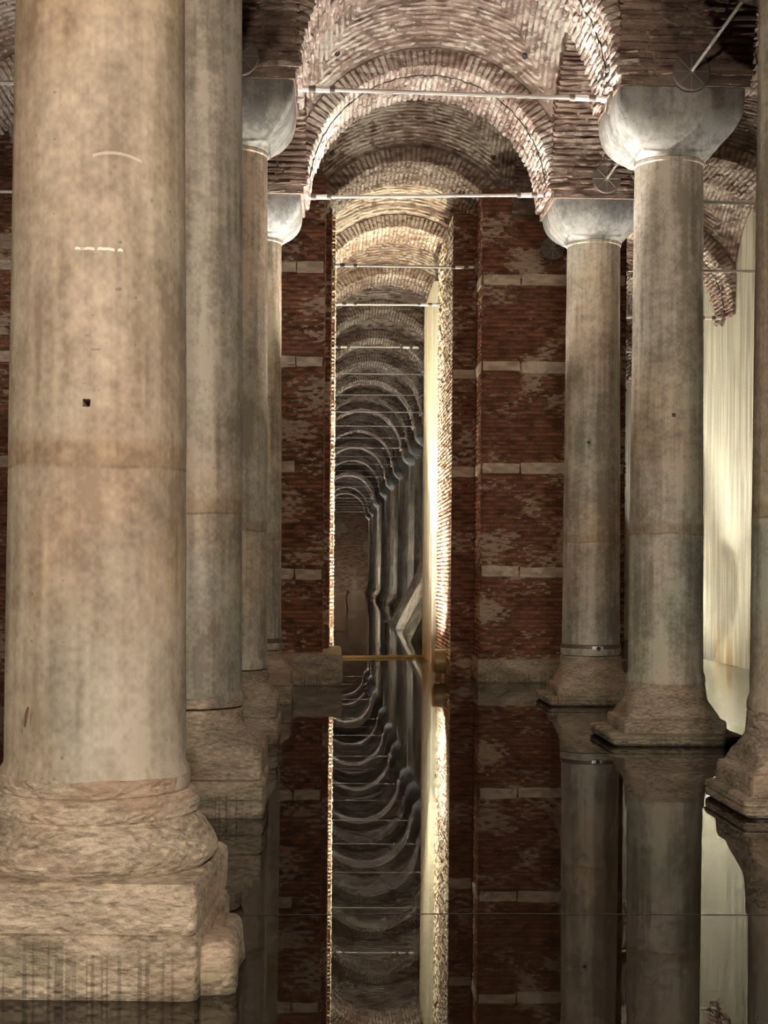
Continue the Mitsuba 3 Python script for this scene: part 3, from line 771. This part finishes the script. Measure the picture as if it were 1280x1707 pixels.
tk = 0
for k, z0, z1, x0, x1, lab in ((2, 1.4771, 1.4665, XL + 0.140, XR - 0.144, 'steel tie rod spanning the two largest capitals'), (3, 1.4773, 1.4958, XL + 0.132, XR - 0.142, 'steel tie rod under the large round arch'),
                               (4, 1.4827, 1.4812, 0.0, 0.522, 'dark tie rod across the mouth of the lit passage'), (5, 1.4739, 1.4777, 0.0135, 0.49, 'second dark tie rod in the lit passage, ending on the lit bricks')):
    y = row(k) if k < 5 else 6.30
    if k == 5:
        x1, y = 0.441, 6.2
    tie(num('tie_rod', tk), (x0, y, z0), (x1, y, z1), 0.0050 if k < 4 else 0.0042, lab)
    tk += 1
for k in range(6, 27):
    tie(num('tie_rod', tk), (0.0 if k == 6 else XL + 0.14, row(k), 1.487), (XR - 0.14 if k > 6 else 0.43, row(k), 1.490), 0.0044, ORDINAL[k - 4] + ' tie rod inward from the mouth of the lit passage' if k < 14 else 'thin pale tie rod under a far arch of the passage', 'far tie rods of the passage', k < 9, False)
    tk += 1
for k, z, lab in ((2, 1.478, 'tie rod showing at the left edge, the upper of two'), (3, 1.480, 'tie rod showing at the left edge, the lower of two')):
    tie(num('tie_rod', tk), (XL - 0.86, row(k), z), (XL - 0.14, row(k), z), 0.0050, lab)
    tk += 1
for k, lab in ((3, 'tie rod right of the large right column, upper one'), (4, 'dark tie rod right of the large right column, before the plaster wall'), (5, 'tie rod anchored by a plate on the bright plaster wall'),
               (6, 'far thin tie rod of the right aisle'), (7, 'farther thin tie rod of the right aisle')):
    tie(num('tie_rod', tk), (XR + (0.145 if k < 4 else 0.25), row(k), 1.482), (1.672 + 0.0109 * (row(k) - 6.1), row(k), 1.482), 0.0052, lab)
    tk += 1
# lengthwise rods with round plates over the capitals
for (x, y, z, y1, lab) in ((0.7834, 3.2975, 1.4794, 2.61, 'tie rod rising from the round plate over the large right capital'), (0.7806, 4.298, 1.5049, 3.61, 'tie rod from the round plate over the smaller right capital'),
                           (-0.2028, 3.2975, 1.4934, 2.61, 'tie rod with a ribbed round plate over the frontmost left capital'), (0.768, 5.262, 1.5127, 4.61, 'tie rod with the dark round plate on the right brick pier')):
    key = num('tie_rod', tk)
    put(key + '__rod', rod((x, y, z), (x, y1, z), 0.0036), 'steel', 40)
    plate(key + '__anchor_plate', (x, y, z), (0, -1, 0), 0.042)
    tag(key, lab, 'tie rod')
    tk += 1

# ------------------------------------------------------------------ small things
th = np.linspace(0.06, np.pi - 0.06, 60)
for k, (cx, y, R_, t0, t1, lab) in enumerate(((XC, row(3) - 0.085, RAD - 0.003, 0.1, np.pi - 0.1, 'thin dark cable along the soffit of the large round arch'), (XC, row(2) - 0.05, RAD - 0.003, 0.05, 1.2, 'thin dark cable on the arch left of the large right capital'),
                                       (XA, row(5) - 0.03, RA - 0.003, 0.02, 1.6, 'thin dark cable on the arch at the bright plaster wall'))):
    th = np.linspace(t0, t1, 70)
    wv = 0.002 * np.sin(th * 37) + 0.0015 * np.sin(th * 61)
    put(num('power_cable', k), tube(np.stack([cx + R_ * np.cos(th), y + wv * 2, SPRING + R_ * np.sin(th)], 1), 0.0016, 6), 'dark_rubber', 40)
    tag(num('power_cable', k), lab, 'cable')
xs = np.linspace(-0.10, 0.50, 40)
put('thin_wire', tube(np.stack([xs, 1.672 + 0.004 * np.sin(xs * 9), 0.0004 + 0 * xs], 1), 0.0003, 6), 'dark_rubber', 40)
tag('thin_wire', 'thin dark wire lying across the water surface in front', 'wire')

# drum floodlight on its post by the lit brick corner
fx, fy, fz = 0.400, 5.455, 0.062
prof = [(-0.029, 0.020), (-0.0285, 0.034), (-0.024, 0.041), (-0.014, 0.0435), (0.010, 0.0435), (0.019, 0.041), (0.021, 0.036)]
put('floodlight__housing', tube([(fx + a, fy, fz) for a, b in prof], [b for a, b in prof], 40), 'bronze', 35)
put('floodlight__rim', tube([(fx + 0.014, fy, fz), (fx + 0.019, fy, fz)], [0.0445, 0.0445], 40), 'brass', 35)
put('floodlight__rim_001', tube([(fx - 0.021, fy, fz), (fx - 0.017, fy, fz)], [0.0437, 0.0437], 40), 'brass', 35)
put('floodlight__post', rod((fx + 0.01, fy + 0.01, -0.05), (fx + 0.01, fy + 0.01, 0.03), 0.012), 'bronze', 40)
tag('floodlight', 'round bronze drum floodlight just above the water at the lit brick corner', 'floodlight')
put('brass_pipe', tube([(0.02, 6.72, 0.004), (0.25, 6.76, 0.004), (0.44, 6.80, 0.004)], 0.0085, 12), 'brass', 40)
tag('brass_pipe', 'golden pipe lying level with the water across the passage', 'pipe')
put('iron_post__pole', rod((0.30, 7.95, -0.02), (0.30, 7.95, 0.125), 0.0075), 'dark_rubber', 40)
put('iron_post__cap', rough_block(0.282, 0.322, 7.935, 7.965, 0.118, 0.132, 0, 1, 0.003, 0, (2, 2, 2)), 'iron', 30)
tag('iron_post', 'thin dark post standing in the water of the passage', 'post')
zz = np.linspace(-0.01, 0.215, 18)
put('bent_rod', tube(np.stack([0.158 + 0.006 * np.sin(zz * 34) + 0.010 * np.maximum(zz - 0.17, 0) * 12, 13.8 + 0 * zz, zz], 1), np.where(zz > 0.17, 0.010, 0.007), 8), 'dark_rubber', 40)
tag('bent_rod', 'short dark bent rod standing in the water before the end wall', 'rod')
# clay pipe mouths in the vaults
for bay_key, spots in (('ceiling__vault_bay_001', ((0.537, 4.24), (0.010, 4.24))), ('ceiling__vault_bay_002', ((0.555, 5.235), (-0.002, 5.235)))):
    cy_ = 3.955 if bay_key.endswith('1') else 4.955
    for k, (x_, y_) in enumerate(spots):
        d_ = np.array([x_ - XC, y_ - cy_, 0.0])
        d_[2] = math.sqrt(0.397 ** 2 + 0.347 ** 2 - d_[0] ** 2 - d_[1] ** 2)
        c_, n_ = np.array([XC, cy_, SPRING]) + d_, d_ / np.linalg.norm(d_)
        put(num(bay_key + '__pipe_mouth', k), tube([c_ - n_ * 0.0035, c_ + n_ * 0.004], 0.0085, 14), 'dark_rubber', 40)
